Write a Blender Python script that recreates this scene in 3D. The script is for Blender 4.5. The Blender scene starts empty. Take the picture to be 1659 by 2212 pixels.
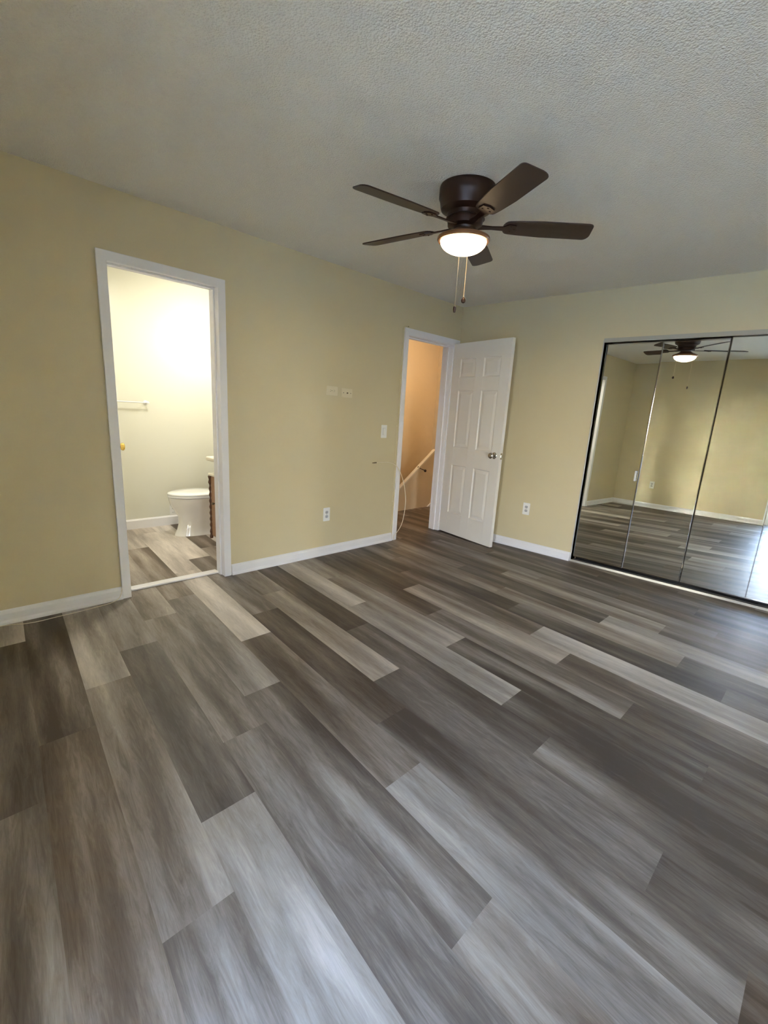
import bpy, bmesh, math, random
from mathutils import Vector, Matrix, noise
PI = math.pi
sc = bpy.context.scene
COL = sc.collection

# ------------------------------------------------------------------ camera
F, YAW, PITCH, ROLL = 1036.45, 0.752, -0.244, 0.059
CAM = Vector((-4.541, -3.302, 1.308))
fw = Vector((math.cos(PITCH)*math.cos(YAW), math.cos(PITCH)*math.sin(YAW), math.sin(PITCH)))
rt = Vector((math.sin(YAW), -math.cos(YAW), 0)); up = rt.cross(fw)
R2 = rt*math.cos(ROLL) + up*math.sin(ROLL); U2 = -rt*math.sin(ROLL) + up*math.cos(ROLL)
cd = bpy.data.cameras.new('camera'); cam = bpy.data.objects.new('camera', cd); COL.objects.link(cam)
cam.matrix_world = Matrix(((R2.x, U2.x, -fw.x, CAM.x), (R2.y, U2.y, -fw.y, CAM.y), (R2.z, U2.z, -fw.z, CAM.z), (0, 0, 0, 1)))
cd.sensor_fit = 'HORIZONTAL'; cd.sensor_width = 36; cd.lens = 36*F/1659
cd.shift_x = -3.39/1659; cd.shift_y = 42.46/1659; cd.clip_start = 0.02
sc.camera = cam

# ------------------------------------------------------------------ light and exposure
sc.view_settings.view_transform = 'Standard'; sc.view_settings.look = 'None'
sc.cycles.sample_clamp_indirect = 0; sc.cycles.blur_glossy = 0.03
sc.view_settings.gamma = 1; sc.view_settings.exposure = 0.0
SKY_STRENGTH = 97
w = bpy.data.worlds.new('sky'); sc.world = w; w.use_nodes = True
n = w.node_tree.nodes; l = w.node_tree.links; n.clear()
tc = n.new('ShaderNodeTexCoord'); sx = n.new('ShaderNodeSeparateXYZ'); rp = n.new('ShaderNodeValToRGB')
mp = n.new('ShaderNodeMapRange'); bg = n.new('ShaderNodeBackground'); wo = n.new('ShaderNodeOutputWorld')
l.new(tc.outputs['Generated'], sx.inputs[0]); l.new(sx.outputs['Z'], mp.inputs['Value'])
mp.inputs['From Min'].default_value = -1; mp.inputs['From Max'].default_value = 1
l.new(mp.outputs[0], rp.inputs[0])
# a gap of glaring sky low between the trees
GLARE, GS0, GS1, GZ = 14.0, .02, .205, .06
def wm(op, a, b_, c_=None):
    k = n.new('ShaderNodeMath'); k.operation = op
    for i, q in enumerate((a, b_, c_)):
        if q is None: continue
        if isinstance(q, (int, float)): k.inputs[i].default_value = q
        else: l.new(q, k.inputs[i])
    return k.outputs[0]
slope = wm('DIVIDE', sx.outputs['Y'], sx.outputs['X'])
msk = wm('MULTIPLY', wm('GREATER_THAN', slope, GS0), wm('LESS_THAN', slope, GS1))
msk = wm('MULTIPLY', msk, wm('LESS_THAN', sx.outputs['X'], 0.0))
msk = wm('MULTIPLY', msk, wm('MULTIPLY', wm('GREATER_THAN', sx.outputs['Z'], .001), wm('LESS_THAN', sx.outputs['Z'], GZ)))
vs = n.new('ShaderNodeVectorMath'); vs.operation = 'SCALE'; vs.inputs[0].default_value = (1.0, .97, .95); l.new(wm('MULTIPLY', msk, GLARE), vs.inputs['Scale'])
va = n.new('ShaderNodeVectorMath'); va.operation = 'ADD'; l.new(rp.outputs[0], va.inputs[0]); l.new(vs.outputs[0], va.inputs[1])
l.new(va.outputs[0], bg.inputs[0]); l.new(bg.outputs[0], wo.inputs[0])
cr = rp.color_ramp
cr.elements[0].position = 0.47; cr.elements[0].color = (.30, .25, .16, 1)
cr.elements[1].position = 1.0; cr.elements[1].color = (.16, .36, 1.0, 1)
e = cr.elements.new(.505); e.color = (1.18, .97, .71, 1)
e = cr.elements.new(.62); e.color = (.42, .63, 1.12, 1)
bg.inputs[1].default_value = SKY_STRENGTH

def area(name, loc, rot, sx_, sy_, power, color, portal=False):
    d = bpy.data.lights.new(name, 'AREA'); d.shape = 'RECTANGLE'; d.size = sx_; d.size_y = sy_; d.energy = power; d.color = color
    if portal: d.cycles.is_portal = True
    o = bpy.data.objects.new(name, d); COL.objects.link(o); o.location = loc; o.rotation_euler = rot; return o

XB = -4.64            # wall behind the camera
YD = -5.45            # wall opposite the two doorways
H = 2.44
WIN = [(-2.99, -2.62), (-5.30, -4.65)]   # unseen glass door split in two; pier between added to shade the floor
WTOP = 2.05
for i, (a, b) in enumerate(WIN):
    area('sky_portal', (XB-.13, (a+b)/2, WTOP/2), (0, -PI/2, 0), WTOP, b-a, 1, (1, 1, 1), True)

# ------------------------------------------------------------------ helpers
def tag(o, label=None, cat=None, group=None, kind=None):
    if label: o['label'] = label
    if cat: o['category'] = cat
    if group: o['group'] = group
    if kind: o['kind'] = kind
    return o
def wloc(o):
    v = Vector(o.location); p = o.parent
    while p: v += p.location; p = p.parent
    return v
def obj(name, bm, mat, parent=None, smooth=False, bevel=0.0, bseg=2):
    """link a bmesh built in world coordinates as one object (origin at the foot of its bounds)"""
    if bevel:
        bmesh.ops.remove_doubles(bm, verts=bm.verts, dist=1e-6)
    xs = [v.co for v in bm.verts]
    lo = Vector([min(c[i] for c in xs) for i in range(3)]); hi = Vector([max(c[i] for c in xs) for i in range(3)])
    org = Vector(((lo.x+hi.x)/2, (lo.y+hi.y)/2, lo.z))
    for v in bm.verts: v.co -= org
    me = bpy.data.meshes.new(name); bm.normal_update(); bm.to_mesh(me); bm.free()
    me.materials.append(mat)
    o = bpy.data.objects.new(name, me); COL.objects.link(o)
    if parent:
        o.parent = parent; o.location = org - wloc(parent)
    else: o.location = org
    if smooth:
        for p in me.polygons: p.use_smooth = True
        m = o.modifiers.new('edges', 'EDGE_SPLIT'); m.split_angle = math.radians(38)
    if bevel:
        m = o.modifiers.new('bevel', 'BEVEL'); m.width = bevel; m.segments = bseg; m.limit_method = 'ANGLE'; m.angle_limit = math.radians(40)
    return o
def empty(name, loc, **k):
    o = bpy.data.objects.new(name, None); COL.objects.link(o); o.location = loc; o.empty_display_size = .05
    return tag(o, **k)
def BM(): return bmesh.new()
def box(bm, x0, x1, y0, y1, z0, z1, M=None):
    vs = [bm.verts.new(c) for c in ((x0,y0,z0),(x1,y0,z0),(x1,y1,z0),(x0,y1,z0),(x0,y0,z1),(x1,y0,z1),(x1,y1,z1),(x0,y1,z1))]
    if M is not None:
        for v in vs: v.co = M @ v.co
    for f in ((3,2,1,0),(4,5,6,7),(0,1,5,4),(1,2,6,5),(2,3,7,6),(3,0,4,7)): bm.faces.new([vs[i] for i in f])
    return bm
def prism(bm, poly, a, b, axis, M=None):
    """extrude a 2D polygon between a and b along axis (0 x:(y,z), 1 y:(x,z), 2 z:(x,y))"""
    def P(u, v, t): return {0: (t, u, v), 1: (u, t, v), 2: (u, v, t)}[axis]
    A = [bm.verts.new(P(u, v, a)) for u, v in poly]; B = [bm.verts.new(P(u, v, b)) for u, v in poly]
    if M is not None:
        for v in A+B: v.co = M @ v.co
    k = len(poly)
    fs = [bm.faces.new(A[::-1]), bm.faces.new(B)] + [bm.faces.new([A[i], A[(i+1)%k], B[(i+1)%k], B[i]]) for i in range(k)]
    bmesh.ops.recalc_face_normals(bm, faces=fs)
    return bm
def lathe(bm, prof, c, seg=40, M=None, cap=True):
    """prof: list of (r, z); around the vertical through c"""
    rings = []
    for r, z in prof:
        rings.append([bm.verts.new((r*math.cos(2*PI*i/seg), r*math.sin(2*PI*i/seg), z)) for i in range(seg)])
    fs = []
    for a, b in zip(rings, rings[1:]):
        for i in range(seg): fs.append(bm.faces.new([a[i], a[(i+1)%seg], b[(i+1)%seg], b[i]]))
    if cap: fs += [bm.faces.new(rings[0]), bm.faces.new(rings[-1])]
    bmesh.ops.recalc_face_normals(bm, faces=fs)
    T = Matrix.Translation(Vector(c)) @ (M if M is not None else Matrix())
    for r in rings:
        for v in r: v.co = T @ v.co
    return bm
def smoothpath(pts, n=8):
    P = [Vector(p) for p in pts]; out = []
    for i in range(len(P)-1):
        p0 = P[max(i-1, 0)]; p1 = P[i]; p2 = P[i+1]; p3 = P[min(i+2, len(P)-1)]
        for k in range(n):
            t = k/n
            out.append(.5*((2*p1)+(p2-p0)*t+(2*p0-5*p1+4*p2-p3)*t*t+(3*p1-p0-3*p2+p3)*t**3))
    out.append(P[-1]); return out
def tube(bm, pts, r, seg=8):
    P = [Vector(p) for p in pts]; rings = []; ref = Vector((.3, .2, .93)).normalized()
    for i, p in enumerate(P):
        t = (P[min(i+1, len(P)-1)]-P[max(i-1, 0)]).normalized()
        a = t.cross(ref)
        if a.length < .05: a = t.cross(Vector((1, 0, 0)))
        a.normalize(); b = t.cross(a)
        rr = r[i] if isinstance(r, (list, tuple)) else r
        rings.append([bm.verts.new(p+a*rr*math.cos(2*PI*k/seg)+b*rr*math.sin(2*PI*k/seg)) for k in range(seg)])
    fs = []
    for a, b in zip(rings, rings[1:]):
        for i in range(seg): fs.append(bm.faces.new([a[i], a[(i+1)%seg], b[(i+1)%seg], b[i]]))
    fs += [bm.faces.new(rings[0]), bm.faces.new(rings[-1])]
    bmesh.ops.recalc_face_normals(bm, faces=fs); return bm

# ------------------------------------------------------------------ materials
def mat(name, col, rough=.5, metal=0, spec=.5, bump=None, noisecol=None, coat=0, emit=None):
    m = bpy.data.materials.new(name); m.use_nodes = True; nt = m.node_tree; b = nt.nodes['Principled BSDF']
    b.inputs['Base Color'].default_value = (*col, 1); b.inputs['Roughness'].default_value = rough
    b.inputs['Metallic'].default_value = metal; b.inputs['Specular IOR Level'].default_value = spec
    b.inputs['Coat Weight'].default_value = coat
    tcn = nt.nodes.new('ShaderNodeTexCoord')
    if noisecol:   # (scale, amount)
        nz = nt.nodes.new('ShaderNodeTexNoise'); nz.inputs['Scale'].default_value = noisecol[0]; nz.inputs['Detail'].default_value = 4
        nt.links.new(tcn.outputs['Object'], nz.inputs['Vector'])
        r = nt.nodes.new('ShaderNodeMapRange'); r.inputs['To Min'].default_value = 1-noisecol[1]; r.inputs['To Max'].default_value = 1+noisecol[1]
        nt.links.new(nz.outputs['Fac'], r.inputs['Value'])
        mx = nt.nodes.new('ShaderNodeVectorMath'); mx.operation = 'SCALE'; mx.inputs[0].default_value = col
        nt.links.new(r.outputs[0], mx.inputs['Scale']); nt.links.new(mx.outputs[0], b.inputs['Base Color'])
    if bump:   # (scale, strength, distance)
        nz = nt.nodes.new('ShaderNodeTexNoise'); nz.inputs['Scale'].default_value = bump[0]; nz.inputs['Detail'].default_value = 3
        nt.links.new(tcn.outputs['Object'], nz.inputs['Vector'])
        bp = nt.nodes.new('ShaderNodeBump'); bp.inputs['Strength'].default_value = bump[1]; bp.inputs['Distance'].default_value = bump[2]
        nt.links.new(nz.outputs['Fac'], bp.inputs['Height']); nt.links.new(bp.outputs[0], b.inputs['Normal'])
    if emit:
        b.inputs['Emission Color'].default_value = (*emit[0], 1); b.inputs['Emission Strength'].default_value = emit[1]
    return m
M = {}
M['wall'] = mat('cream_wall_paint', (.60, .515, .325), .6, bump=(130, .12, .004), noisecol=(2.0, .03))
M['bath_wall'] = mat('pale_bathroom_paint', (.70, .69, .59), .30, bump=(110, .08, .003))
M['stair_wall'] = mat('stairwell_paint', (.66, .53, .36), .30, bump=(4, .25, .05))
M['stair_trim'] = mat('stair_trim_paint', (.74, .66, .54), .35)
M['trim'] = mat('white_trim_paint', (.78, .765, .77), .28, noisecol=(6, .03))
M['door'] = mat('white_door_paint', (.76, .73, .67), .30, noisecol=(5, .02))
M['plastic'] = mat('white_plastic', (.80, .79, .76), .3)
M['almond'] = mat('painted_over_plastic', (.68, .60, .42), .35)
M['greyplastic'] = mat('grey_plastic', (.42, .41, .42), .35)
M['slot'] = mat('dark_slot', (.02, .018, .015), .6)
M['bronze'] = mat('dark_bronze', (.035, .014, .008), .38, metal=.35, noisecol=(30, .2))
M['ring'] = mat('bronze_ring', (.30, .15, .07), .35, metal=.6)
M['blade'] = mat('dark_walnut_blade', (.034, .015, .009), .42, noisecol=(25, .25))
M['chain'] = mat('brass_chain', (.75, .6, .38), .3, metal=.9)
M['nickel'] = mat('satin_nickel', (.62, .60, .56), .22, metal=1)
M['brass'] = mat('polished_brass', (.85, .62, .18), .18, metal=1)
M['chrome'] = mat('chrome_strip', (.50, .48, .45), .05, metal=1)
M['mirror'] = mat('mirror_glass', (.83, .855, .82), .004, metal=1)
M['black'] = mat('black_gap', (.012, .012, .012), .6)
M['rail'] = mat('aluminium_rail', (.40, .37, .31), .5, metal=.0)
M['porcelain'] = mat('porcelain', (.86, .84, .78), .08, coat=.6)
M['seat'] = mat('white_seat_plastic', (.88, .88, .86), .15, coat=.3)
M['vanity'] = mat('brown_vanity_wood', (.30, .165, .095), .35, noisecol=(14, .25))
M['vanity_dark'] = mat('carved_dark_wood', (.10, .045, .025), .4, noisecol=(60, .4))
M['counter'] = mat('cream_counter', (.80, .74, .62), .2)
M['cable'] = mat('cream_cable', (.74, .66, .50), .4)
M['copper'] = mat('dark_connector', (.16, .12, .08), .35, metal=.7)
M['rubber'] = mat('black_rubber', (.015, .015, .015), .5)
M['outdoor'] = mat('patio_concrete', (.54, .46, .33), .9, noisecol=(1.5, .2))
m = bpy.data.materials.new('window_glass'); m.use_nodes = True; M['glass'] = m; nt = m.node_tree; nt.nodes.clear()
ou = nt.nodes.new('ShaderNodeOutputMaterial'); mx = nt.nodes.new('ShaderNodeMixShader'); tr = nt.nodes.new('ShaderNodeBsdfTransparent'); gl = nt.nodes.new('ShaderNodeBsdfGlossy')
tr.inputs[0].default_value = (.93, .96, .94, 1); gl.inputs['Roughness'].default_value = 0; mx.inputs[0].default_value = .06
nt.links.new(tr.outputs[0], mx.inputs[1]); nt.links.new(gl.outputs[0], mx.inputs[2]); nt.links.new(mx.outputs[0], ou.inputs[0])
# ceiling: sprayed popcorn texture
m = mat('popcorn_ceiling', (.82, .78, .69), .9); M['ceiling'] = m
nt = m.node_tree; b = nt.nodes['Principled BSDF']; tcn = nt.nodes.new('ShaderNodeTexCoord')
v1 = nt.nodes.new('ShaderNodeTexVoronoi'); v1.inputs['Scale'].default_value = 130
n1 = nt.nodes.new('ShaderNodeTexNoise'); n1.inputs['Scale'].default_value = 110; n1.inputs['Detail'].default_value = 5; n1.inputs['Roughness'].default_value = .65
ad = nt.nodes.new('ShaderNodeMath'); ad.operation = 'SUBTRACT'
nt.links.new(tcn.outputs['Object'], v1.inputs['Vector']); nt.links.new(tcn.outputs['Object'], n1.inputs['Vector'])
nt.links.new(n1.outputs['Fac'], ad.inputs[0]); nt.links.new(v1.outputs['Distance'], ad.inputs[1])
bp = nt.nodes.new('ShaderNodeBump'); bp.inputs['Strength'].default_value = .65; bp.inputs['Distance'].default_value = .008
nt.links.new(ad.outputs[0], bp.inputs['Height']); nt.links.new(bp.outputs[0], b.inputs['Normal'])
# lamp glass
m = mat('lamp_glass', (.95, .85, .7), .3, emit=((1.0, .74, .44), 13)); M['lampglass'] = m
M['bulb'] = mat('frosted_globe', (.9, .9, .85), .3, emit=((1.0, .97, .95), 2))
M['hallglobe'] = mat('amber_globe', (.9, .8, .6), .3, emit=((1.0, .68, .34), 6))

# vinyl planks: one tone per plank (face colour), streaks along the plank in the shader
def plank_material():
    m = bpy.data.materials.new('grey_brown_vinyl_planks'); m.use_nodes = True; nt = m.node_tree; N = nt.nodes; L = nt.links; b = N['Principled BSDF']
    at = N.new('ShaderNodeVertexColor'); at.layer_name = 'plank'
    sp = N.new('ShaderNodeSeparateColor'); L.new(at.outputs['Color'], sp.inputs[0])
    tc = N.new('ShaderNodeTexCoord'); sep = N.new('ShaderNodeSeparateXYZ'); L.new(tc.outputs['Object'], sep.inputs[0])
    def mth(op, a, bb, c=None):
        k = N.new('ShaderNodeMath'); k.operation = op
        for i, q in enumerate((a, bb, c)):
            if q is None: continue
            if isinstance(q, (int, float)): k.inputs[i].default_value = q
            else: L.new(q, k.inputs[i])
        return k.outputs[0]
    seed = mth('MULTIPLY', sp.outputs[1], 91.7)
    xr = mth('MULTIPLY_ADD', sep.outputs['Y'], -.14, sep.outputs['X'])   # planks run slightly askew
    def nz(fx, fy, off, detail, rough=.5, dist=0):
        c = N.new('ShaderNodeCombineXYZ')
        L.new(mth('MULTIPLY_ADD', xr, fx, mth('MULTIPLY', seed, off)), c.inputs[0])
        L.new(mth('MULTIPLY_ADD', sep.outputs['Y'], fy, seed), c.inputs[1]); L.new(seed, c.inputs[2])
        t = N.new('ShaderNodeTexNoise'); t.inputs['Scale'].default_value = 1; t.inputs['Detail'].default_value = detail
        t.inputs['Roughness'].default_value = rough; t.inputs['Distortion'].default_value = dist
        L.new(c.outputs[0], t.inputs['Vector']); return t.outputs['Fac']
    wide = mth('SUBTRACT', nz(9, .9, 1.0, 2), .5)
    mid = mth('SUBTRACT', nz(46, 5.0, 2.1, 7, .68, 1.3), .5)
    fine = mth('SUBTRACT', nz(330, 16, 3.3, 4, .7), .5)
    knot = N.new('ShaderNodeMapRange'); knot.inputs['From Min'].default_value = .70; knot.inputs['From Max'].default_value = .80
    L.new(nz(26, 7, 4.7, 4, .7, 1.5), knot.inputs['Value'])
    t = mth('MULTIPLY_ADD', wide, 1.15, mth('ADD', sp.outputs[0], .09))
    t = mth('MULTIPLY_ADD', mid, .5, t)
    t = mth('MULTIPLY_ADD', fine, .22, t)
    t = mth('MULTIPLY_ADD', knot.outputs[0], -.30, t)
    r = N.new('ShaderNodeValToRGB'); L.new(t, r.inputs[0]); c = r.color_ramp
    c.elements[0].position = 0; c.elements[0].color = (.074, .050, .034, 1)
    c.elements[1].position = 1; c.elements[1].color = (.72, .625, .53, 1)
    q = c.elements.new(.25); q.color = (.160, .120, .088, 1)
    q = c.elements.new(.55); q.color = (.345, .290, .240, 1)
    # a little warmer or greyer from plank to plank
    hs = N.new('ShaderNodeHueSaturation'); L.new(r.outputs[0], hs.inputs['Color'])
    L.new(mth('MULTIPLY_ADD', sp.outputs[2], .8, .62), hs.inputs['Saturation']); L.new(hs.outputs[0], b.inputs['Base Color'])
    b.inputs['Specular IOR Level'].default_value = .22
    L.new(mth('MULTIPLY_ADD', mid, .2, .46), b.inputs['Roughness'])
    bp = N.new('ShaderNodeBump'); bp.inputs['Strength'].default_value = .10; bp.inputs['Distance'].default_value = .002
    L.new(mth('ADD', mid, fine), bp.inputs['Height']); L.new(bp.outputs[0], b.inputs['Normal'])
    return m
M['plank'] = plank_material()

# ------------------------------------------------------------------ floor
PW, PS, PX0, PL = .194, .14, .18, 1.312      # row pitch, skew, offset, plank length
# rows: index -> (y of a joint, tones from the wall with the doorways towards the camera); near-right tones include painted shade
ROWS = {-24: (-.3, [.45,.35,.5,.5]), -23: (-1.627, [.42,.52,.5]), -22: (-1.313, [.24,.42,.5]), -21: (-1.016, [.74,.62,.60]),
 -20: (-.742, [.62,.36,.60]), -19: (-.44, [.68,.60,.38,.4]), -18: (-.213, [.5,.55,.45,.62]), -17: (-1.04, [.85,.50,.66,.6]),
 -16: (-.764, [.42,.14,.40,.15]), -15: (-.513, [.66,.74,.40,.15]), -14: (-1.317, [.26,.17,.40,.2]), -13: (-2.365, [.72,.22,.2]),
 -12: (-.529, [.66,.68,.24,.2]), -11: (-.17, [.3,.18,.50,.26,.2]), -10: (-1.054, [.34,.74,.46,.3]), -9: (-.775, [.38,.44,.76,.5]),
 -8: (-.47, [.36,.40,.20,.42]), -7: (-.22, [.28,.60,.68,.38]), -6: (-1.0, [.50,.34,.72,.5]), -5: (-1.328, [.36,.66,.55,.4]),
 -4: (-.29, [.24,.50,.62,.36]), -3: (-.9, [.42,.40,.42,.4]), -2: (-.1, [.3,.40,.34,.42]), -1: (-.6, [.36,.44,.34,.4]), 0: (-1.2, [.34,.42,.38]),
 1: (-.4, [.4,.3,.4])}
def clip(poly, x0, x1, y0, y1):
    def cut(P, f):
        out = []
        for i in range(len(P)):
            a, b_ = P[i], P[(i+1) % len(P)]; fa, fb = f(a), f(b_)
            if fa >= 0: out.append(a)
            if (fa >= 0) != (fb >= 0):
                t = fa/(fa-fb); out.append((a[0]+(b_[0]-a[0])*t, a[1]+(b_[1]-a[1])*t))
        return out
    for f in (lambda p: p[0]-x0, lambda p: x1-p[0], lambda p: p[1]-y0, lambda p: y1-p[1]):
        poly = cut(poly, f)
        if len(poly) < 3: return []
    return poly
def build_floor():
    rnd = random.Random(5); bm = BM(); lay = bm.loops.layers.color.new('plank')
    rects = [(XB, 0, YD, 0), (-3.60, -1.85, 0, 1.9), (-1.73, 2.2, 0, 2.2), (0, .72, -3.6, -1.35)]
    for k in range(-28, 16):
        y0, tones = ROWS.get(k, (rnd.uniform(-1.3, 0), []))
        for s in range(-3, 5):
            ya = y0-(s-1)*PL; yb = ya-PL        # segment s: from ya down to yb; s = 0 touches the doorway wall
            tone = tones[s] if 0 <= s < len(tones) else rnd.uniform(.28, .72)
            if s < 0 and k > -9: tone = min(tone, .5)
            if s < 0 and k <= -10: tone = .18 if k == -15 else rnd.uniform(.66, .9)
            poly = [(PX0+k*PW+PS*yb, yb), (PX0+(k+1)*PW+PS*yb, yb), (PX0+(k+1)*PW+PS*ya, ya), (PX0+k*PW+PS*ya, ya)]
            colr = (max(0, min(1, tone)), rnd.random(), rnd.uniform(.3, .7), 1)
            for rc in rects:
                p = clip(poly, *rc)
                if len(p) >= 3:
                    f = bm.faces.new([bm.verts.new((x, y, 0)) for x, y in p])
                    for lp in f.loops: lp[lay] = colr
    bmesh.ops.recalc_face_normals(bm, faces=bm.faces)
    for f in bm.faces:
        if f.normal.z < 0: f.normal_flip()
    o = obj('floor', bm, M['plank']); tag(o, kind='structure'); o.location = (0, 0, 0)
    return o
# keep the origin at 0 so that the shader's coordinates are the room's
_o = obj
def obj0(name, bm, mat_, kind='structure'):
    me = bpy.data.meshes.new(name); bm.normal_update(); bm.to_mesh(me); bm.free(); me.materials.append(mat_)
    o = bpy.data.objects.new(name, me); COL.objects.link(o); tag(o, kind=kind); return o
def _build_floor():
    global obj
    keep = obj
    obj = lambda name, bm, mm: obj0(name, bm, mm)
    f = build_floor(); obj = keep; return f
_build_floor()
bm = BM(); box(bm, XB-.12, 2.3, YD-.12, 2.3, -.12, -.004); obj0('floor_slab', bm, M['black'])

# ------------------------------------------------------------------ walls
def S(name, bm, m_, bevel=0): 
    o = obj(name, bm, m_, bevel=bevel); tag(o, kind='structure'); return o
T = .12
# bathroom doorway and hall doorway (clear openings in the wall at y = 0)
AX0, AX1, AZ = -3.512, -2.795, 2.075
BX0, BX1, BZ = -.868, -.118, 2.045
bm = BM()
for x0, x1, z0, z1 in ((XB, AX0, 0, H), (AX0, AX1, AZ, H), (AX1, BX0, 0, H), (BX0, BX1, BZ, H), (BX1, 0, 0, H)):
    box(bm, x0, x1, 0, T, z0, z1)
S('wall_left', bm, M['wall'])
CY0, CY1, CZ = -3.405, -1.549, 2.03         # closet opening in the wall at x = 0
bm = BM()
for y0, y1, z0, z1 in ((CY1, T, 0, H), (CY0, CY1, CZ, H), (YD, CY0, 0, H)):
    box(bm, 0, T, y0, y1, z0, z1)
box(bm, T, 2.2, -.02, 0, 0, H)
S('wall_right', bm, M['wall'])
bm = BM()
ys = [YD, WIN[1][0], WIN[1][1], WIN[0][0], WIN[0][1], T]
for i in range(5):
    if i in (1, 3): box(bm, XB-T, XB, ys[i], ys[i+1], WTOP, H)
    else: box(bm, XB-T, XB, ys[i], ys[i+1], 0, H)
S('wall_back', bm, M['wall'])
bm = BM(); box(bm, XB-T, T, YD-T, YD, 0, H); S('wall_near', bm, M['wall'])
bm = BM(); box(bm, XB-2.9, XB-T, -8, 1.5, 2.20, 2.32); S('added_overhang', bm, M['trim'])  # unseen overhang added to keep high sky light off the floor
bm = BM(); box(bm, XB-T, 2.3, YD-T, 2.3, H, H+.1); o = S('ceiling', bm, M['ceiling'])
# closet interior
bm = BM(); box(bm, .72, .76, -3.6, -1.35, 0, H); box(bm, T, .72, -3.64, -3.6, 0, H); box(bm, T, .72, -1.35, -1.31, 0, H)
S('wall_closet', bm, M['wall'])
# bathroom shell
BXL, BXR, BYB = -3.56, -1.85, 1.82
bm = BM(); box(bm, BXL-.1, BXR+.1, BYB, BYB+.1, 0, H); box(bm, BXL-.1, BXL, T, BYB, 0, H); box(bm, BXR, BXR+.1, T, BYB, 0, H)
S('wall_bathroom', bm, M['bath_wall'])
# the bathroom side of the doorway wall shares the bedroom paint; stairwell shell
bm = BM(); box(bm, -1.75, 2.06, 1.9, 2.0, 0, H); box(bm, 2.06, 2.16, 0, 2.0, 0, H); box(bm, -1.75, -1.70, T, 1.9, 0, H)
S('wall_stairwell', bm, M['stair_wall'])
# knee wall along the stair flight, with its sloping cap
bm = BM(); prism(bm, [(-1.2, 0), (1.75, 0), (1.75, .80), (.99, .81), (-.16, 0.0)], 1.0, 1.03, 1)
S('wall_knee', bm, M['stair_wall'])
bm = BM(); prism(bm, [(-.185, 0.0), (-.16, -.0), (.995, .805), (1.75, .79), (1.75, .812), (.985, .828)], .982, 1.032, 1)
S('trim_1', bm, M['stair_trim'])
bm = BM(); prism(bm, [(.90, 0), (1.75, 0), (1.75, .07), (1.02, .07)], .985, 1.0, 1); S('baseboard_hall', bm, M['trim'])

# baseboards (moulded profile)
BPROF = [(0, 0), (.022, 0), (.022, .012), (.016, .020), (.013, .024), (.013, .062), (.007, .078), (0, .084)]
def base_y(bm, x0, x1, y=0, s=-1): prism(bm, [(y+s*a, z) for a, z in BPROF], x0, x1, 0)
def base_x(bm, y0, y1, x=0, s=-1): prism(bm, [(x+s*a, z) for a, z in BPROF], y0, y1, 1)
bm = BM(); base_y(bm, XB, -3.5465); base_y(bm, -2.7515, -.9285); S('baseboard_left', bm, M['trim'])
bm = BM(); base_x(bm, CY1+.012, -.0); base_x(bm, YD, CY0-.012); S('baseboard_right', bm, M['trim'])
bm = BM(); base_x(bm, WIN[0][1]+.05, 0, XB, 1); base_x(bm, WIN[1][1]+.05, WIN[0][0]-.05, XB, 1); S('baseboard_back', bm, M['trim'])
bm = BM(); base_y(bm, XB, 0, YD, 1); S('baseboard_near', bm, M['trim'])
bm = BM(); prism(bm, [(BYB, 0), (BYB-.016, 0), (BYB-.016, .085), (BYB-.008, .098), (BYB, .10)], BXL, BXR, 0)
S('baseboard_bathroom', bm, M['trim'])

# ------------------------------------------------------------------ bathroom doorway (door_1)
def casing(bm, x0, x1, zt, wd, th, y=0, s=-1):
    prism(bm, [(x0-wd, 0), (x0, 0), (x0, zt), (x1, zt), (x1, 0), (x1+wd, 0), (x1+wd, zt+wd), (x0-wd, zt+wd)], min(y, y+s*th), max(y, y+s*th), 1)
def jamb(bm, x0, x1, zt, X0, X1, ZT):
    box(bm, X0, x0, .0, T+.004, 0, ZT); box(bm, x1, X1, .0, T+.004, 0, ZT); box(bm, x0, x1, .0, T+.004, zt, ZT)
def stops(bm, x0, x1, zt, ya, yb, t=.011):
    box(bm, x0, x0+t, ya, yb, 0, zt-t); box(bm, x1-t, x1, ya, yb, 0, zt-t); box(bm, x0, x1, ya, yb, zt-t, zt)
d1 = empty('door_1', (-3.15, .06, 0), kind='structure')
bm = BM(); casing(bm, -3.491, -2.815, 2.056, .055, .016)
obj('casing', bm, M['trim'], d1, bevel=.003)
bm = BM(); jamb(bm, -3.497, -2.809, 2.060, AX0, AX1, AZ); obj('jamb', bm, M['trim'], d1)
bm = BM(); stops(bm, -3.497, -2.809, 2.060, .045, .08); obj('door_stop', bm, M['trim'], d1, bevel=.002)
bm = BM(); box(bm, -3.497, -2.809, .085, T+.035, 0, .016); obj('threshold', bm, M['trim'], d1, bevel=.006)

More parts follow.
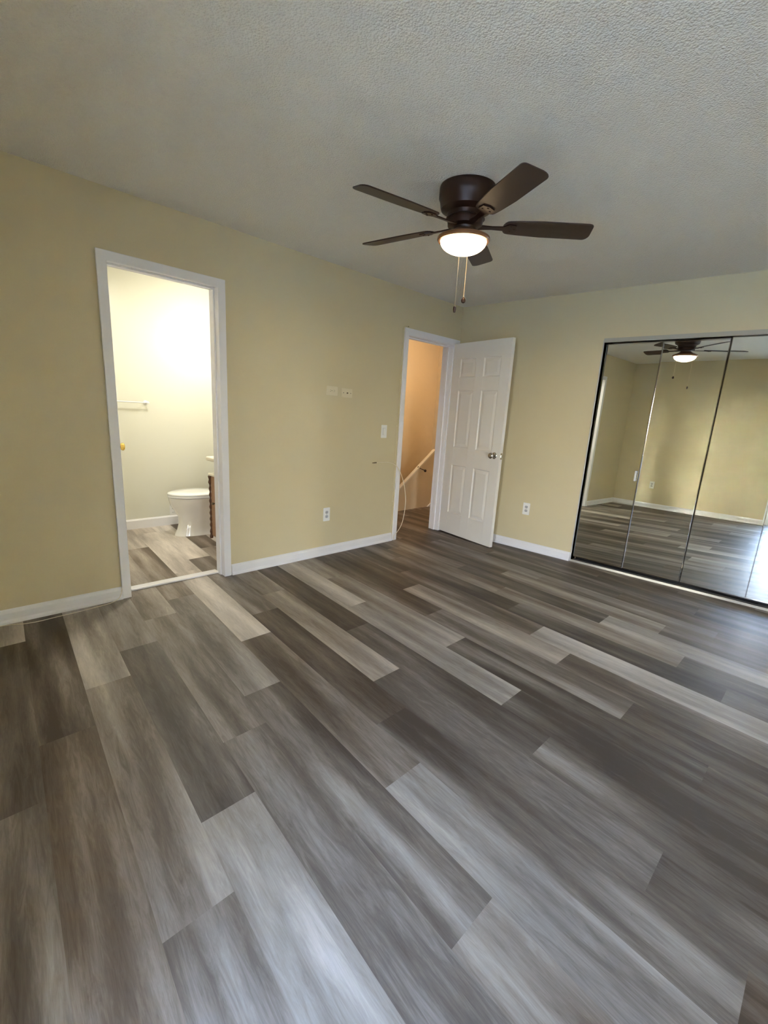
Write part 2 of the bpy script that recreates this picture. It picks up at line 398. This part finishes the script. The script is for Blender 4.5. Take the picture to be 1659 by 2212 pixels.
# six-panel leaf: local frame u along the width, v through the thickness, z up
def leaf_mesh(L, Ht, th, Mx, full=True):
    bm = BM(); h = th/2
    box(bm, 0.002, L-.002, -h+.008, h-.008, .002, Ht-.002, Mx)
    st, mu = .112*L/.76, .105*L/.76
    rails = [(0, .235), (.775, .965), (1.565, 1.695), (1.885, Ht)]
    for a, b_ in ((0, st), (L/2-mu/2, L/2+mu/2), (L-st, L)): box(bm, a, b_, -h, h, 0, Ht, Mx)
    for z0, z1 in rails:
        for a, b_ in ((st, L/2-mu/2), (L/2+mu/2, L-st)): box(bm, a, b_, -h, h, z0, z1, Mx)
    for (z0, z1) in ((.235, .775), (.965, 1.565), (1.695, 1.885)):
        for a, b_ in ((st, L/2-mu/2), (L/2+mu/2, L-st)):
            for s in (-1, 1):
                # sloped sticking around the recess and the raised field
                g = .014; r = .030; f0 = s*(h-.0085); f1 = s*(h-.002)
                A = [(a+g, z0+g), (b_-g, z0+g), (b_-g, z1-g), (a+g, z1-g)]
                B = [(a+g+r, z0+g+r), (b_-g-r, z0+g+r), (b_-g-r, z1-g-r), (a+g+r, z1-g-r)]
                va = [bm.verts.new(Mx @ Vector((u, f0, z))) for u, z in A]; vb = [bm.verts.new(Mx @ Vector((u, f1, z))) for u, z in B]
                fs = [bm.faces.new(vb)] + [bm.faces.new([va[i], va[(i+1) % 4], vb[(i+1) % 4], vb[i]]) for i in range(4)]
                C = [(a, z0), (b_, z0), (b_, z1), (a, z1)]
                D = [(a+g*.8, z0+g*.8), (b_-g*.8, z0+g*.8), (b_-g*.8, z1-g*.8), (a+g*.8, z1-g*.8)]
                vc = [bm.verts.new(Mx @ Vector((u, s*h, z))) for u, z in C]; vd = [bm.verts.new(Mx @ Vector((u, f0, z))) for u, z in D]
                fs += [bm.faces.new([vc[i], vc[(i+1) % 4], vd[(i+1) % 4], vd[i]]) for i in range(4)]
                for f in fs:
                    f.normal_update()
                    nl = Mx.to_3x3().inverted() @ f.normal
                    if nl.y*s < 0: f.normal_flip()
    return bm
def knob(bm, c, d, prof):
    """lathe along the horizontal direction d"""
    d = Vector(d).normalized(); q = Vector((0, 0, 1)).rotation_difference(d).to_matrix().to_4x4()
    lathe(bm, prof, c, 24, q)
KP = [(.033, 0), (.033, .004), (.028, .009), (.012, .012), (.012, .030), (.020, .036), (.028, .046), (.029, .058), (.022, .066), (.008, .069)]
def hinges(parent, px, py, zs):
    for z in zs:
        bm = BM(); lathe(bm, [(.006, z-.045), (.006, z+.045)], (px, py, 0), 12); obj('hinge', bm, M['trim'], parent, smooth=True)
# bathroom leaf, swung back into the bathroom; only its hinge edge and knob show past the jamb
ang = math.radians(90-15.5)
L1 = .68
Mx = Matrix.Translation((-3.478, T+.012, .012)) @ Matrix.Rotation(ang, 4, 'Z')
lf = obj('leaf', leaf_mesh(L1, 2.03, .035, Mx), M['door'], d1, bevel=.0012)
bm = BM(); dv = (Mx.to_3x3() @ Vector((0, -1, 0))); knob(bm, Mx @ Vector((L1-.07, -.0175, .925)), dv, KP); obj('door_knob', bm, M['brass'], lf, smooth=True)
hinges(d1, -3.484, T+.004, (.25, 1.05, 1.85))
# ------------------------------------------------------------------ hall doorway (door_2)
d2 = empty('door_2', (-.5, .06, 0), kind='structure')
bm = BM()
prism(bm, [(-.912, 0), (-.857, 0), (-.857, 2.035), (-.135, 2.035), (-.135, 0), (-.023, 0), (-.023, 2.10), (-.912, 2.10)], -.016, 0, 1)
obj('casing', bm, M['trim'], d2, bevel=.003)
bm = BM(); jamb(bm, -.853, -.136, 2.033, BX0, BX1, BZ); obj('jamb', bm, M['trim'], d2)
bm = BM(); stops(bm, -.853, -.136, 2.033, .04, .075); obj('door_stop', bm, M['trim'], d2, bevel=.002)
a2 = math.radians(180+77.5); L2 = .82
Mx = Matrix.Translation((-.105, -.022, .012)) @ Matrix.Rotation(a2, 4, 'Z')
lf = obj('leaf', leaf_mesh(L2, 2.04, .035, Mx), M['door'], d2, bevel=.0012)
dv = (Mx.to_3x3() @ Vector((0, -1, 0)))
side = -1 if dv.dot(CAM-(Mx @ Vector((L2, 0, 1)))) > 0 else 1
for s in (-1, 1):
    bm = BM(); knob(bm, Mx @ Vector((L2-.075, s*.0175, .935)), Mx.to_3x3() @ Vector((0, s, 0)), KP); k = obj('door_knob', bm, M['nickel'], lf, smooth=True)
bm = BM(); box(bm, L2-.0005, L2+.0015, -.0125, .0125, .905, .965, Mx); box(bm, L2, L2+.011, -.008, .008, .923, .947, Mx)
obj('latch_plate', bm, M['nickel'], lf)
hinges(d2, -.128, -.012, (.25, 1.05, 1.85))

# ------------------------------------------------------------------ mirrored closet doors
PWd = (CY1-CY0)/4
bm = BM(); box(bm, -.004, .075, CY0, CY1, 0, .012); box(bm, -.006, -.001, CY0, CY1, 0, .020); box(bm, .0, .004, CY0, CY1, .012, .016)
S('trim_2', bm, M['rail'])
bm = BM(); box(bm, -.004, .002, CY0-.006, CY1+.006, CZ-.022, CZ+.012); box(bm, .002, .075, CY0, CY1, CZ-.010, CZ)
S('trim_3', bm, M['rail'])
bm = BM(); box(bm, -.003, .10, CY1, CY1+.010, 0, CZ); box(bm, -.003, .10, CY0-.010, CY0, 0, CZ); S('trim_4', bm, M['greyplastic'])
def mirror_leaf(parent, y_right, y_left, x0, yaw, tilt, z0, z1, pivot_left=True):
    """one framed mirror leaf; yaw about its pivot edge, tilt about its foot"""
    piv = Vector((x0, y_left if pivot_left else y_right, z0))
    Mt = Matrix.Translation(piv) @ Matrix.Rotation(math.radians(yaw), 4, 'Z') @ Matrix.Rotation(math.radians(tilt), 4, 'Y')
    def B(bm, xa, xb, ya, yb, za, zb):
        box(bm, xa-x0, xb-x0, ya-piv.y, yb-piv.y, za-z0, zb-z0, Mt)
    t = .019
    bm = BM(); B(bm, x0+.001, x0+.006, y_right+.004, y_left-.004, z0+.004, z1-.004)
    g = obj('mirror_panel', bm, M['mirror'], parent)
    bm = BM()
    e_ = .0045
    B(bm, x0-.002, x0+t, y_left-e_, y_left-.001, z0, z1); B(bm, x0-.002, x0+t, y_right+.001, y_right+e_, z0, z1)
    B(bm, x0-.002, x0+t, y_right+.001, y_left-.001, z1-.006, z1); B(bm, x0-.002, x0+t, y_right+.001, y_left-.001, z0, z0+.006)
    fr = obj('panel_frame', bm, M['chrome'], g, bevel=.001)
    bm = BM(); B(bm, x0+.007, x0+.018, y_right+.006, y_left-.006, z0+.006, z1-.006); obj('panel_backing', bm, M['greyplastic'], g)
    return g
MX = .028
YAW_ = [0.0, 0.0, 0.0, 0.0]; TILT = [.42, .35, .3, .2]
YAW_ = [-1.8, 0.0, 0.1, 0.0]
bf1 = empty('bifold_closet_door', (MX, CY1-PWd, 0), label='mirrored bifold closet door pair beside the cream wall, the one with the small pull', cat='closet door')
mirror_leaf(bf1, CY1-PWd, CY1-.004, MX, YAW_[0], TILT[0], .048, CZ-.032)
mirror_leaf(bf1, CY1-2*PWd+.003, CY1-PWd, MX, YAW_[1], TILT[1], .048, CZ-.032)
bm = BM(); yh = CY1-PWd+.022
box(bm, MX-.022, MX-.014, yh-.009, yh+.009, .845, .935); box(bm, MX-.016, MX-.001, yh-.007, yh+.007, .920, .932); box(bm, MX-.016, MX-.001, yh-.007, yh+.007, .848, .860)
obj('door_pull', bm, mat('tarnished_metal', (.22, .22, .22), .4, metal=.4), bf1, bevel=.003)
bf2 = empty('bifold_closet_door', (MX, CY1-3*PWd, 0), label='mirrored bifold closet door pair at the right edge, second from the cream wall', cat='closet door')
mirror_leaf(bf2, CY1-3*PWd, CY1-2*PWd-.006, MX, YAW_[2], TILT[2], .048, CZ-.018)
mirror_leaf(bf2, CY0+.004, CY1-3*PWd, MX, YAW_[3], TILT[3], .048, CZ-.018)

# ------------------------------------------------------------------ ceiling fan
FX, FY = -2.28, -1.62
fan = empty('ceiling_fan', (FX, FY, 2.13), label='dark bronze five-blade ceiling fan with a lit bowl lamp', cat='ceiling fan')
c0 = (FX, FY, 0)
bm = BM(); lathe(bm, [(.02, 2.4395), (.140, 2.4395), (.143, 2.43), (.143, 2.385), (.137, 2.375), (.132, 2.345), (.128, 2.335), (.098, 2.318), (.094, 2.300), (.10, 2.295), (.02, 2.295)], c0, 56)
obj('motor_housing', bm, M['bronze'], fan, smooth=True)
bm = BM(); lathe(bm, [(.03, 2.300), (.088, 2.298), (.092, 2.285), (.088, 2.262), (.06, 2.255), (.055, 2.235), (.03, 2.235)], c0, 48)
obj('flywheel', bm, M['bronze'], fan, smooth=True)
bm = BM(); lathe(bm, [(.03, 2.245), (.060, 2.243), (.090, 2.228), (.120, 2.215), (.135, 2.208), (.137, 2.198), (.131, 2.190), (.121, 2.190), (.119, 2.205), (.03, 2.215)], c0, 56)
fit = obj('light_fitter', bm, M['ring'], fan, smooth=True)
bm = BM(); pr = [(.120, 2.196)] + [(.120*math.cos(t*PI/2/9), 2.192-.062*math.sin(t*PI/2/9)) for t in range(10)]
pr = pr[:-1] + [(.004, 2.130)]
lathe(bm, pr, c0, 48); obj('lamp_shade', bm, M['lampglass'], fan, smooth=True)
RB = .655
for k in range(5):
    th = math.radians(24.6+72*k)
    Mb = Matrix.Translation((FX, FY, 2.268)) @ Matrix.Rotation(th, 4, 'Z') @ Matrix.Rotation(math.radians(-12), 4, 'X')
    out = []; r0, r1, w0, w1 = .195, RB, .052, .066
    for i in range(9):
        t = PI/2+PI*i/8; out.append((r0+.03+.03*math.cos(t), w0*math.sin(t)))
    out += [(r0+.08, -.058), (r0+.2, -w1), (r1-.035, -w1)]
    for i in range(5):
        t = -PI/2+PI/2*i/4; out.append((r1-.035+.028*math.cos(t), -w1+.022+.022*math.sin(t)))
    for i in range(5):
        t = PI/2*i/4; out.append((r1-.028+.028*math.cos(t), w1-.040+.040*math.sin(t)))
    out += [(r0+.2, w1), (r0+.08, .058)]
    bm = BM(); prism(bm, out[::-1], -.003, .003, 2, Mb)
    bl = obj('blade', bm, M['blade'], fan, bevel=.0015)
    bm = BM(); prism(bm, [(.07, -.018), (.14, -.012), (.20, -.016), (.225, -.036), (.262, -.030), (.27, 0), (.262, .030), (.225, .036), (.20, .016), (.14, .012), (.07, .018)][::-1], -.009, -.0035, 2, Mb)
    for sx_, sy_ in ((.235, .02), (.235, -.02), (.255, 0)):
        lathe(bm, [(.005, -.012), (.005, -.009)], (0, 0, 0), 8, None)
        for v in bm.verts[-16:]: v.co = Mb @ (v.co + Vector((sx_, sy_, 0)))
    obj('blade_arm', bm, M['bronze'], bl)
def chain(dx, dy, ztop, zend, ball):
    x, y = FX+dx, FY+dy
    bm = BM(); k = 0; z = ztop
    while z > zend:
        r = .0016
        lathe(bm, [(.0006, z), (r, z-.0014), (.0006, z-.003)], (x, y, 0), 6); z -= .0033
    ch = obj('pull_chain', bm, M['chain'], fan)
    bm = BM()
    if ball: lathe(bm, [(.003, zend+.010), (.007, zend+.006), (.012, zend-.003), (.013, zend-.010), (.010, zend-.018), (.003, zend-.022)], (x, y, 0), 20)
    else: lathe(bm, [(.003, zend+.004), (.007, zend), (.008, zend-.012), (.006, zend-.026), (.003, zend-.028)], (x, y, 0), 16)
    obj('chain_fob', bm, M['bronze'], ch, smooth=True)
chain(-.112, -.064, 2.200, 1.852, False)
chain(.119, .054, 2.200, 1.945, True)

# ------------------------------------------------------------------ wall plates
def rrect(w_, h_, r=.006, n_=4):
    out = []
    for cx, cy, a in ((w_/2-r, h_/2-r, 0), (-w_/2+r, h_/2-r, PI/2), (-w_/2+r, -h_/2+r, PI), (w_/2-r, -h_/2+r, 3*PI/2)):
        for i in range(n_+1):
            t = a+PI/2*i/n_; out.append((cx+r*math.cos(t), cy+r*math.sin(t)))
    return out
def frame_for(pos, normal):
    """matrix whose local x runs along the wall, local z out of the wall, local y up"""
    nrm = Vector(normal); upv = Vector((0, 0, 1)); xv = upv.cross(nrm)
    return Matrix(((xv.x, 0, nrm.x, pos[0]), (xv.y, 0, nrm.y, pos[1]), (xv.z, 1, nrm.z, pos[2]), (0, 0, 0, 1)))
def plate(name, pos, normal, label, cat, kind, horizontal=False, m_='plastic', sock='greyplastic', group=None):
    Mt = frame_for(pos, normal)
    if horizontal: Mt = Mt @ Matrix.Rotation(PI/2, 4, 'Z')
    t = empty(name, pos, label=label, cat=cat, group=group)
    w_, h_ = .076, .123
    bm = BM(); prism(bm, rrect(w_, h_), .0, .005, 2, Mt); obj('cover_plate', bm, M[m_], t, bevel=.0015)
    if kind == 'outlet':
        for s in (-1, 1):
            bm = BM()
            out = [(.0165*math.cos(a), s*.0195+max(-.0125, min(.0125, .0165*math.sin(a)))) for a in [2*PI*i/24 for i in range(24)]]
            prism(bm, out, .0045, .0065, 2, Mt); so = obj('socket', bm, M[sock], t)
            bm = BM(); yy = s*.0195
            box(bm, -.0075, -.0055, yy-.002, yy+.006, .0062, .0068, Mt); box(bm, .0055, .0075, yy-.001, yy+.005, .0062, .0068, Mt)
            prism(bm, [(.0025*math.cos(2*PI*i/10), yy-.0075+.0025*math.sin(2*PI*i/10)) for i in range(10)], .0062, .0068, 2, Mt)
            obj('contact_slots', bm, M['slot'], so)
        bm = BM(); prism(bm, [(.003*math.cos(2*PI*i/12), .003*math.sin(2*PI*i/12)) for i in range(12)], .005, .0066, 2, Mt); obj('screw', bm, M['nickel'], t)
    if kind == 'coax':
        bm = BM(); prism(bm, [(.0065*math.cos(2*PI*i/6), .0065*math.sin(2*PI*i/6)) for i in range(6)], .005, .009, 2, Mt)
        prism(bm, [(.0045*math.cos(2*PI*i/12), .0045*math.sin(2*PI*i/12)) for i in range(12)], .009, .017, 2, Mt); obj('coax_port', bm, M['copper'], t)
        for s in (-1, 1):
            bm = BM(); prism(bm, [(.0035*math.cos(2*PI*i/12), s*.042+.0035*math.sin(2*PI*i/12)) for i in range(12)], .005, .0064, 2, Mt); obj('screw', bm, M['slot'], t)
    if kind == 'rocker':
        bm = BM(); prism(bm, rrect(.034, .068, .002), .0045, .0065, 2, Mt); obj('rocker_frame', bm, M['greyplastic'], t)
        bm = BM(); vs = prism(bm, [(-.0327, .0065), (.0327, .0065), (.0327, .0085), (0, .0075), (-.0327, .0105)], -.0145, .0145, 0, Mt); 
        obj('rocker', bm, M['plastic'], t, bevel=.0008)
    return t
plate('wall_outlet', (-1.809, 0, .379), (0, -1, 0), 'white duplex outlet low on the wall between the two doorways', 'outlet', 'outlet')
plate('wall_outlet', (0, -1.019, .425), (-1, 0, 0), 'white duplex outlet beside the mirrored closet doors', 'outlet', 'outlet')
plate('wall_outlet', (XB, -.93, .40), (1, 0, 0), 'white duplex outlet on the far wall seen only in the mirrored doors', 'outlet', 'outlet')
plate('wall_outlet', (-1.786, 0, 1.458), (0, -1, 0), 'sideways outlet painted cream at eye height, left of the cable plate', 'outlet', 'outlet', True, 'almond', 'almond')
plate('cable_plate', (-1.616, 0, 1.450), (0, -1, 0), 'sideways cream coax wall plate with a dark round port and two screws', 'wall plate', 'coax', True, 'almond')
plate('light_switch', (-1.120, 0, 1.124), (0, -1, 0), 'white rocker light switch left of the hall doorway', 'light switch', 'rocker')

# ------------------------------------------------------------------ cables
cb = empty('coax_cable', (-.90, -.05, 0), label='loose cream coax cable arching up from the floor beside the hall doorway', cat='cable')
pts = smoothpath([(-.905, -.030, .004), (-.925, -.036, .05), (-.885, -.045, .09), (-.83, -.05, .16), (-.800, -.052, .26), (-.787, -.052, .42), (-.832, -.052, .60), (-.905, -.05, .735), (-.985, -.047, .802), (-1.08, -.042, .829), (-1.17, -.036, .831), (-1.235, -.032, .829)], 8)
bm = BM(); tube(bm, pts, .0033); obj('cord', bm, M['cable'], cb, smooth=True)
bm = BM(); tube(bm, [(-1.232, -.032, .829), (-1.262, -.031, .8285)], .0055, 10); tube(bm, [(-1.262, -.031, .8285), (-1.281, -.030, .828)], .0040, 10); obj('connector', bm, M['copper'], cb, smooth=True)
wr = empty('wall_wire', (-.93, -.004, .09), label='thin painted wire stapled up the left edge of the hall door casing', cat='wire')
pts = smoothpath([(-.935, -.004, .088), (-.938, -.004, .5), (-.934, -.004, .9), (-.940, -.004, 1.3), (-.936, -.004, 1.7), (-.940, -.004, 2.04), (-.932, -.004, 2.095), (-.905, -.004, 2.112), (-.865, -.006, 2.112)], 6)
bm = BM(); tube(bm, pts, .0032, 6); obj('cord', bm, M['wall'], wr, smooth=True)
for z in (.42, .82, 1.18, 1.62):
    bm = BM(); box(bm, -.943, -.931, -.009, 0, z-.003, z+.003); obj('staple', bm, M['almond'], wr)
bm = BM(); tube(bm, [(-.868, 0, 2.112), (-.868, -.012, 2.113)], .004, 8); obj('nail', bm, M['copper'], wr)
fc = empty('floor_cable', (-3.9, -.07, 0), label='thin beige wire lying along the baseboard left of the bathroom doorway', cat='cable')
pts = smoothpath([(-3.552, -.020, .082), (-3.557, -.026, .045), (-3.585, -.034, .012), (-3.64, -.050, .003), (-3.72, -.062, .003), (-3.82, -.073, .003), (-3.93, -.078, .003), (-4.03, -.084, .003), (-4.10, -.070, .003), (-4.16, -.040, .003), (-4.26, -.027, .003), (-4.5, -.027, .003), (-4.7, -.027, .003)], 6)
bm = BM(); tube(bm, pts, .0022, 6); obj('cord', bm, M['cable'], fc, smooth=True)
bm = BM(); box(bm, -3.488, -3.462, .070, .088, 0, .022)
o = obj('door_bumper', bm, M['rubber'], bevel=.003); tag(o, 'small black rubber bumper on the floor at the left end of the bathroom threshold', 'door bumper')

# ------------------------------------------------------------------ bathroom fittings
tl = empty('toilet', (-2.25, 1.33, 0), label='white elongated toilet with closed lid in the bathroom', cat='toilet')
TX, TY = -2.665, 1.345      # front tip of the seat, axis
def oval(cx, cy, lx_f, lx_b, wy, z, n_=36):
    """egg outline: front (towards -x) length lx_f, back length lx_b, half width wy"""
    out = []
    for i in range(n_):
        a = 2*PI*i/n_; c_, s_ = math.cos(a), math.sin(a)
        out.append(((cx + (lx_b if c_ > 0 else lx_f)*c_), cy + wy*s_*(1-.06*max(0, -c_)), z))
    return out
def loft(bm, rings, cap=True):
    V = [[bm.verts.new(p) for p in r] for r in rings]; fs = []
    for a, b_ in zip(V, V[1:]):
        for i in range(len(a)): fs.append(bm.faces.new([a[i], a[(i+1) % len(a)], b_[(i+1) % len(a)], b_[i]]))
    if cap: fs += [bm.faces.new(V[0]), bm.faces.new(V[-1])]
    bmesh.ops.recalc_face_normals(bm, faces=fs); return bm
cx = TX+.27
bm = BM(); loft(bm, [oval(cx+.02, TY, .245, .33, .125, 0), oval(cx+.02, TY, .243, .33, .124, .012), oval(cx+.025, TY, .222, .30, .108, .06), oval(cx+.03, TY, .208, .29, .100, .13),
    oval(cx+.03, TY, .212, .29, .105, .19), oval(cx+.015, TY, .232, .30, .130, .25), oval(cx+.004, TY, .252, .31, .165, .305), oval(cx, TY, .262, .31, .186, .355), oval(cx, TY, .265, .31, .190, .385)])
bowl = obj('bowl', bm, M['porcelain'], tl, smooth=True)
bm = BM(); loft(bm, [oval(cx, TY, .262, .22, .186, .388), oval(cx, TY, .270, .22, .194, .390), oval(cx, TY, .270, .22, .194, .405), oval(cx, TY, .264, .22, .188, .409)]); obj('seat', bm, M['seat'], tl, smooth=True)
bm = BM(); loft(bm, [oval(cx, TY, .264, .22, .188, .411), oval(cx, TY, .270, .22, .194, .414), oval(cx, TY, .268, .22, .192, .424), oval(cx, TY, .245, .21, .175, .431), oval(cx, TY, .12, .12, .09, .434)]); obj('lid', bm, M['seat'], tl, smooth=True)
bm = BM(); box(bm, BXR-.205, BXR-.01, TY-.225, TY+.225, .38, .74); obj('tank', bm, M['porcelain'], tl, bevel=.02, bseg=4)
bm = BM(); box(bm, BXR-.215, BXR-.005, TY-.235, TY+.235, .741, .775); obj('tank_lid', bm, M['porcelain'], tl, bevel=.008, bseg=3)

# vanity against the right-hand bathroom wall
V0, V1, VY0, VY1 = -2.518, BXR-.002, .22, .83
vn = empty('bathroom_vanity', ((V0+V1)/2, (VY0+VY1)/2, 0), label='brown wooden bathroom vanity with carved corner and cream counter, at the doorway edge', cat='vanity')
bm = BM(); box(bm, V0+.016, V1, VY0, VY1-.02, .10, .66); box(bm, V0+.06, V1, VY0+.02, VY1-.04, .0, .10); obj('cabinet', bm, M['vanity'], vn, bevel=.012)
bm = BM()
lathe(bm, [(.009 + .0035*math.sin(i*1.3) + (.004 if (i < 6 or i > 44) else 0), .08+.58*i/50) for i in range(51)], (V0+.014, VY1-.018, 0), 16)
obj('carved_column', bm, M['vanity_dark'], vn, smooth=True)
for z in (.17, .58):
    bm = BM(); box(bm, V0+.018, V1, VY0, VY1-.008, z, z+.014); obj('moulding', bm, M['counter'] if z > .5 else M['vanity'], vn, bevel=.004)
for (ya, yb) in ((VY0+.02, (VY0+VY1)/2-.03), ((VY0+VY1)/2-.02, VY1-.07)):
    bm = BM(); box(bm, V0+.014, V0+.031, ya, yb, .20, .56); dr = obj('cabinet_door', bm, M['vanity'], vn, bevel=.006)
    bm = BM(); knob(bm, (V0+.014, yb-.03, .42), (-1, 0, 0), [(.006, 0), (.006, .01), (.012, .016), (.012, .024), (.004, .028)]); obj('knob', bm, M['copper'], dr, smooth=True)
bm = BM(); box(bm, V0+.005, V1, VY0-.01, VY1, .66, .685); obj('ledge', bm, M['counter'], vn, bevel=.008, bseg=3)
bm = BM(); box(bm, V0+.05, V1, VY0+.02, VY1-.045, .685, .795); obj('drawer_frieze', bm, M['counter'], vn, bevel=.01)
bm = BM(); box(bm, V0-.01, V1, VY0-.02, VY1+.005, .795, .835); obj('countertop', bm, M['counter'], vn, bevel=.014, bseg=4)
bm = BM(); lathe(bm, [(.10, .8355), (.17, .850), (.205, .900), (.198, .900), (.15, .858), (.02, .845)], ((V0+V1)/2+.06, (VY0+VY1)/2-.02, 0), 32); obj('basin', bm, M['porcelain'], vn, smooth=True)

tb = empty('towel_bar', (-2.9, BYB, 1.24), label='white towel bar on the back wall of the bathroom', cat='towel bar')
for x in (-3.22, -2.65):
    bm = BM(); knob(bm, (x, BYB, 1.262), (0, -1, 0), [(.022, 0), (.022, .006), (.010, .014), (.009, .055), (.013, .060), (.013, .074), (.004, .078)]); obj('post', bm, M['plastic'], tb, smooth=True)
bm = BM(); tube(bm, [(-3.22, BYB-.066, 1.262), (-2.65, BYB-.066, 1.262)], .0065, 12); obj('rod', bm, M['plastic'], tb, smooth=True)

vt = empty('bathroom_outlet', (-2.405, BYB, .145), label='white outlet plate low on the bathroom wall behind the toilet', cat='outlet')
Mt = frame_for((-2.405, BYB, .15), (0, -1, 0))
bm = BM(); prism(bm, rrect(.125, .125), 0, .006, 2, Mt); obj('cover_plate', bm, M['plastic'], vt, bevel=.002)
for sx_ in (-.028, .028):
    for sy_ in (-.02, .02):
        bm = BM(); box(bm, sx_-.014, sx_+.014, sy_-.012, sy_+.012, .0058, .0075, Mt); so = obj('socket', bm, M['plastic'], vt)
        bm = BM(); box(bm, sx_-.008, sx_-.005, sy_-.004, sy_+.006, .0074, .008, Mt); box(bm, sx_+.005, sx_+.008, sy_-.004, sy_+.006, .0074, .008, Mt); obj('contact_slots', bm, M['slot'], so)

vl = empty('vanity_light', (BXR, 1.18, 1.9), label='bathroom wall light bar with three globes, out of sight beside the doorway', cat='light')
bm = BM(); box(bm, BXR-.03, BXR-.002, .85, 1.51, 1.90, 1.98); obj('back_plate', bm, M['chrome'], vl, bevel=.006)
for y in (.95, 1.18, 1.41):
    bm = BM(); lathe(bm, [(.004, 1.885)] + [(.055*math.sin(PI*t/12), 1.94-.055*math.cos(PI*t/12)) for t in range(1, 12)] + [(.004, 1.995)], (BXR-.09, y, 0), 24); obj('globe', bm, M['bulb'], vl, smooth=True)
def point(name, loc, power, color, r):
    d = bpy.data.lights.new(name, 'POINT'); d.energy = power; d.color = color; d.shadow_soft_size = r
    o = bpy.data.objects.new(name, d); COL.objects.link(o); o.location = loc; return o
bc = empty('bathroom_fill_light', (-2.75, .75, 2.36), label='round bathroom fill light, added out of sight above the doorway head', cat='light')  # unseen fixture added to brighten the bathroom floor and back wall
bm = BM(); lathe(bm, [(.15, 2.439), (.15, 2.425), (.03, 2.42)], (-2.75, .75, 0), 32); obj('base', bm, M['plastic'], bc, smooth=True)
bm = BM(); lathe(bm, [(.14, 2.419), (.135, 2.40), (.10, 2.38), (.03, 2.372)], (-2.75, .75, 0), 32); obj('diffuser', bm, M['bulb'], bc, smooth=True)
area('bathroom_fill_lamp', (-2.75, .75, 2.365), (0, 0, 0), .26, .26, 20, (1.0, .96, .84))  # added fill for the bathroom floor
point('vanity_lamp', (BXR-.17, 1.28, 1.94), 15, (1.0, .98, .90), .08)

# ------------------------------------------------------------------ stairwell fittings
hb = empty('handrail_bracket', (.70, 1.0, .55), label='small dark bronze handrail bracket on the knee wall seen through the hall doorway', cat='bracket')
bm = BM(); tube(bm, smoothpath([(.655, .998, .580), (.665, .975, .572), (.695, .945, .555), (.72, .935, .545)], 5), .0055, 8); obj('arm', bm, M['bronze'], hb, smooth=True)
bm = BM(); lathe(bm, [(.003, .522)] + [(.019*math.sin(PI*t/8), .541-.019*math.cos(PI*t/8)) for t in range(1, 8)] + [(.003, .56)], (.728, .935, 0), 16); obj('ball_end', bm, M['bronze'], hb, smooth=True)
bm = BM(); knob(bm, (.650, 1.0, .583), (0, -1, 0), [(.017, 0), (.015, .004), (.006, .006), (.005, .010)]); obj('rosette', bm, M['bronze'], hb, smooth=True)
hl = empty('hall_ceiling_light', (1.0, .80, 2.36), label='small amber globe ceiling light in the stair hall, above the doorway', cat='light')
bm = BM(); lathe(bm, [(.07, 2.439), (.07, 2.42), (.05, 2.415)], (1.0, .80, 0), 24); obj('base', bm, M['brass'], hl, smooth=True)
bm = BM(); lathe(bm, [(.05, 2.414), (.085, 2.385), (.07, 2.345), (.02, 2.33)], (1.0, .80, 0), 24); obj('globe', bm, M['hallglobe'], hl, smooth=True)
point('hall_lamp', (1.0, .80, 2.27), 32, (1.0, .76, .50), .05)

# ------------------------------------------------------------------ unseen glazed openings behind the camera, split and placed to shape the daylight
for i, (a, b_) in enumerate(WIN):
    wn = empty('window_%d' % (i+1), (XB-.05, (a+b_)/2, 0), kind='structure')
    bm = BM(); f_ = .045
    for y0, y1, z0, z1 in ((a, a+f_, 0, WTOP), (b_-f_, b_, 0, WTOP), (a+f_, b_-f_, 0, .05), (a+f_, b_-f_, WTOP-f_, WTOP)):
        box(bm, XB-.095, XB-.035, y0, y1, z0, z1)
    obj('window_frame', bm, M['trim'], wn, bevel=.003)
    bm = BM(); box(bm, XB-.066, XB-.062, a+f_, b_-f_, .05, WTOP-f_); obj('pane', bm, M['glass'], wn)
    bm = BM(); prism(bm, [(a-.055, 0), (a, 0), (a, WTOP), (b_, WTOP), (b_, 0), (b_+.055, 0), (b_+.055, WTOP+.055), (a-.055, WTOP+.055)], XB, XB+.014, 0)
    obj('casing', bm, M['trim'], wn, bevel=.003)
bm = BM(); box(bm, -30, XB-T, -30, 30, -.25, -.15); o = S('ground', bm, M['outdoor'])
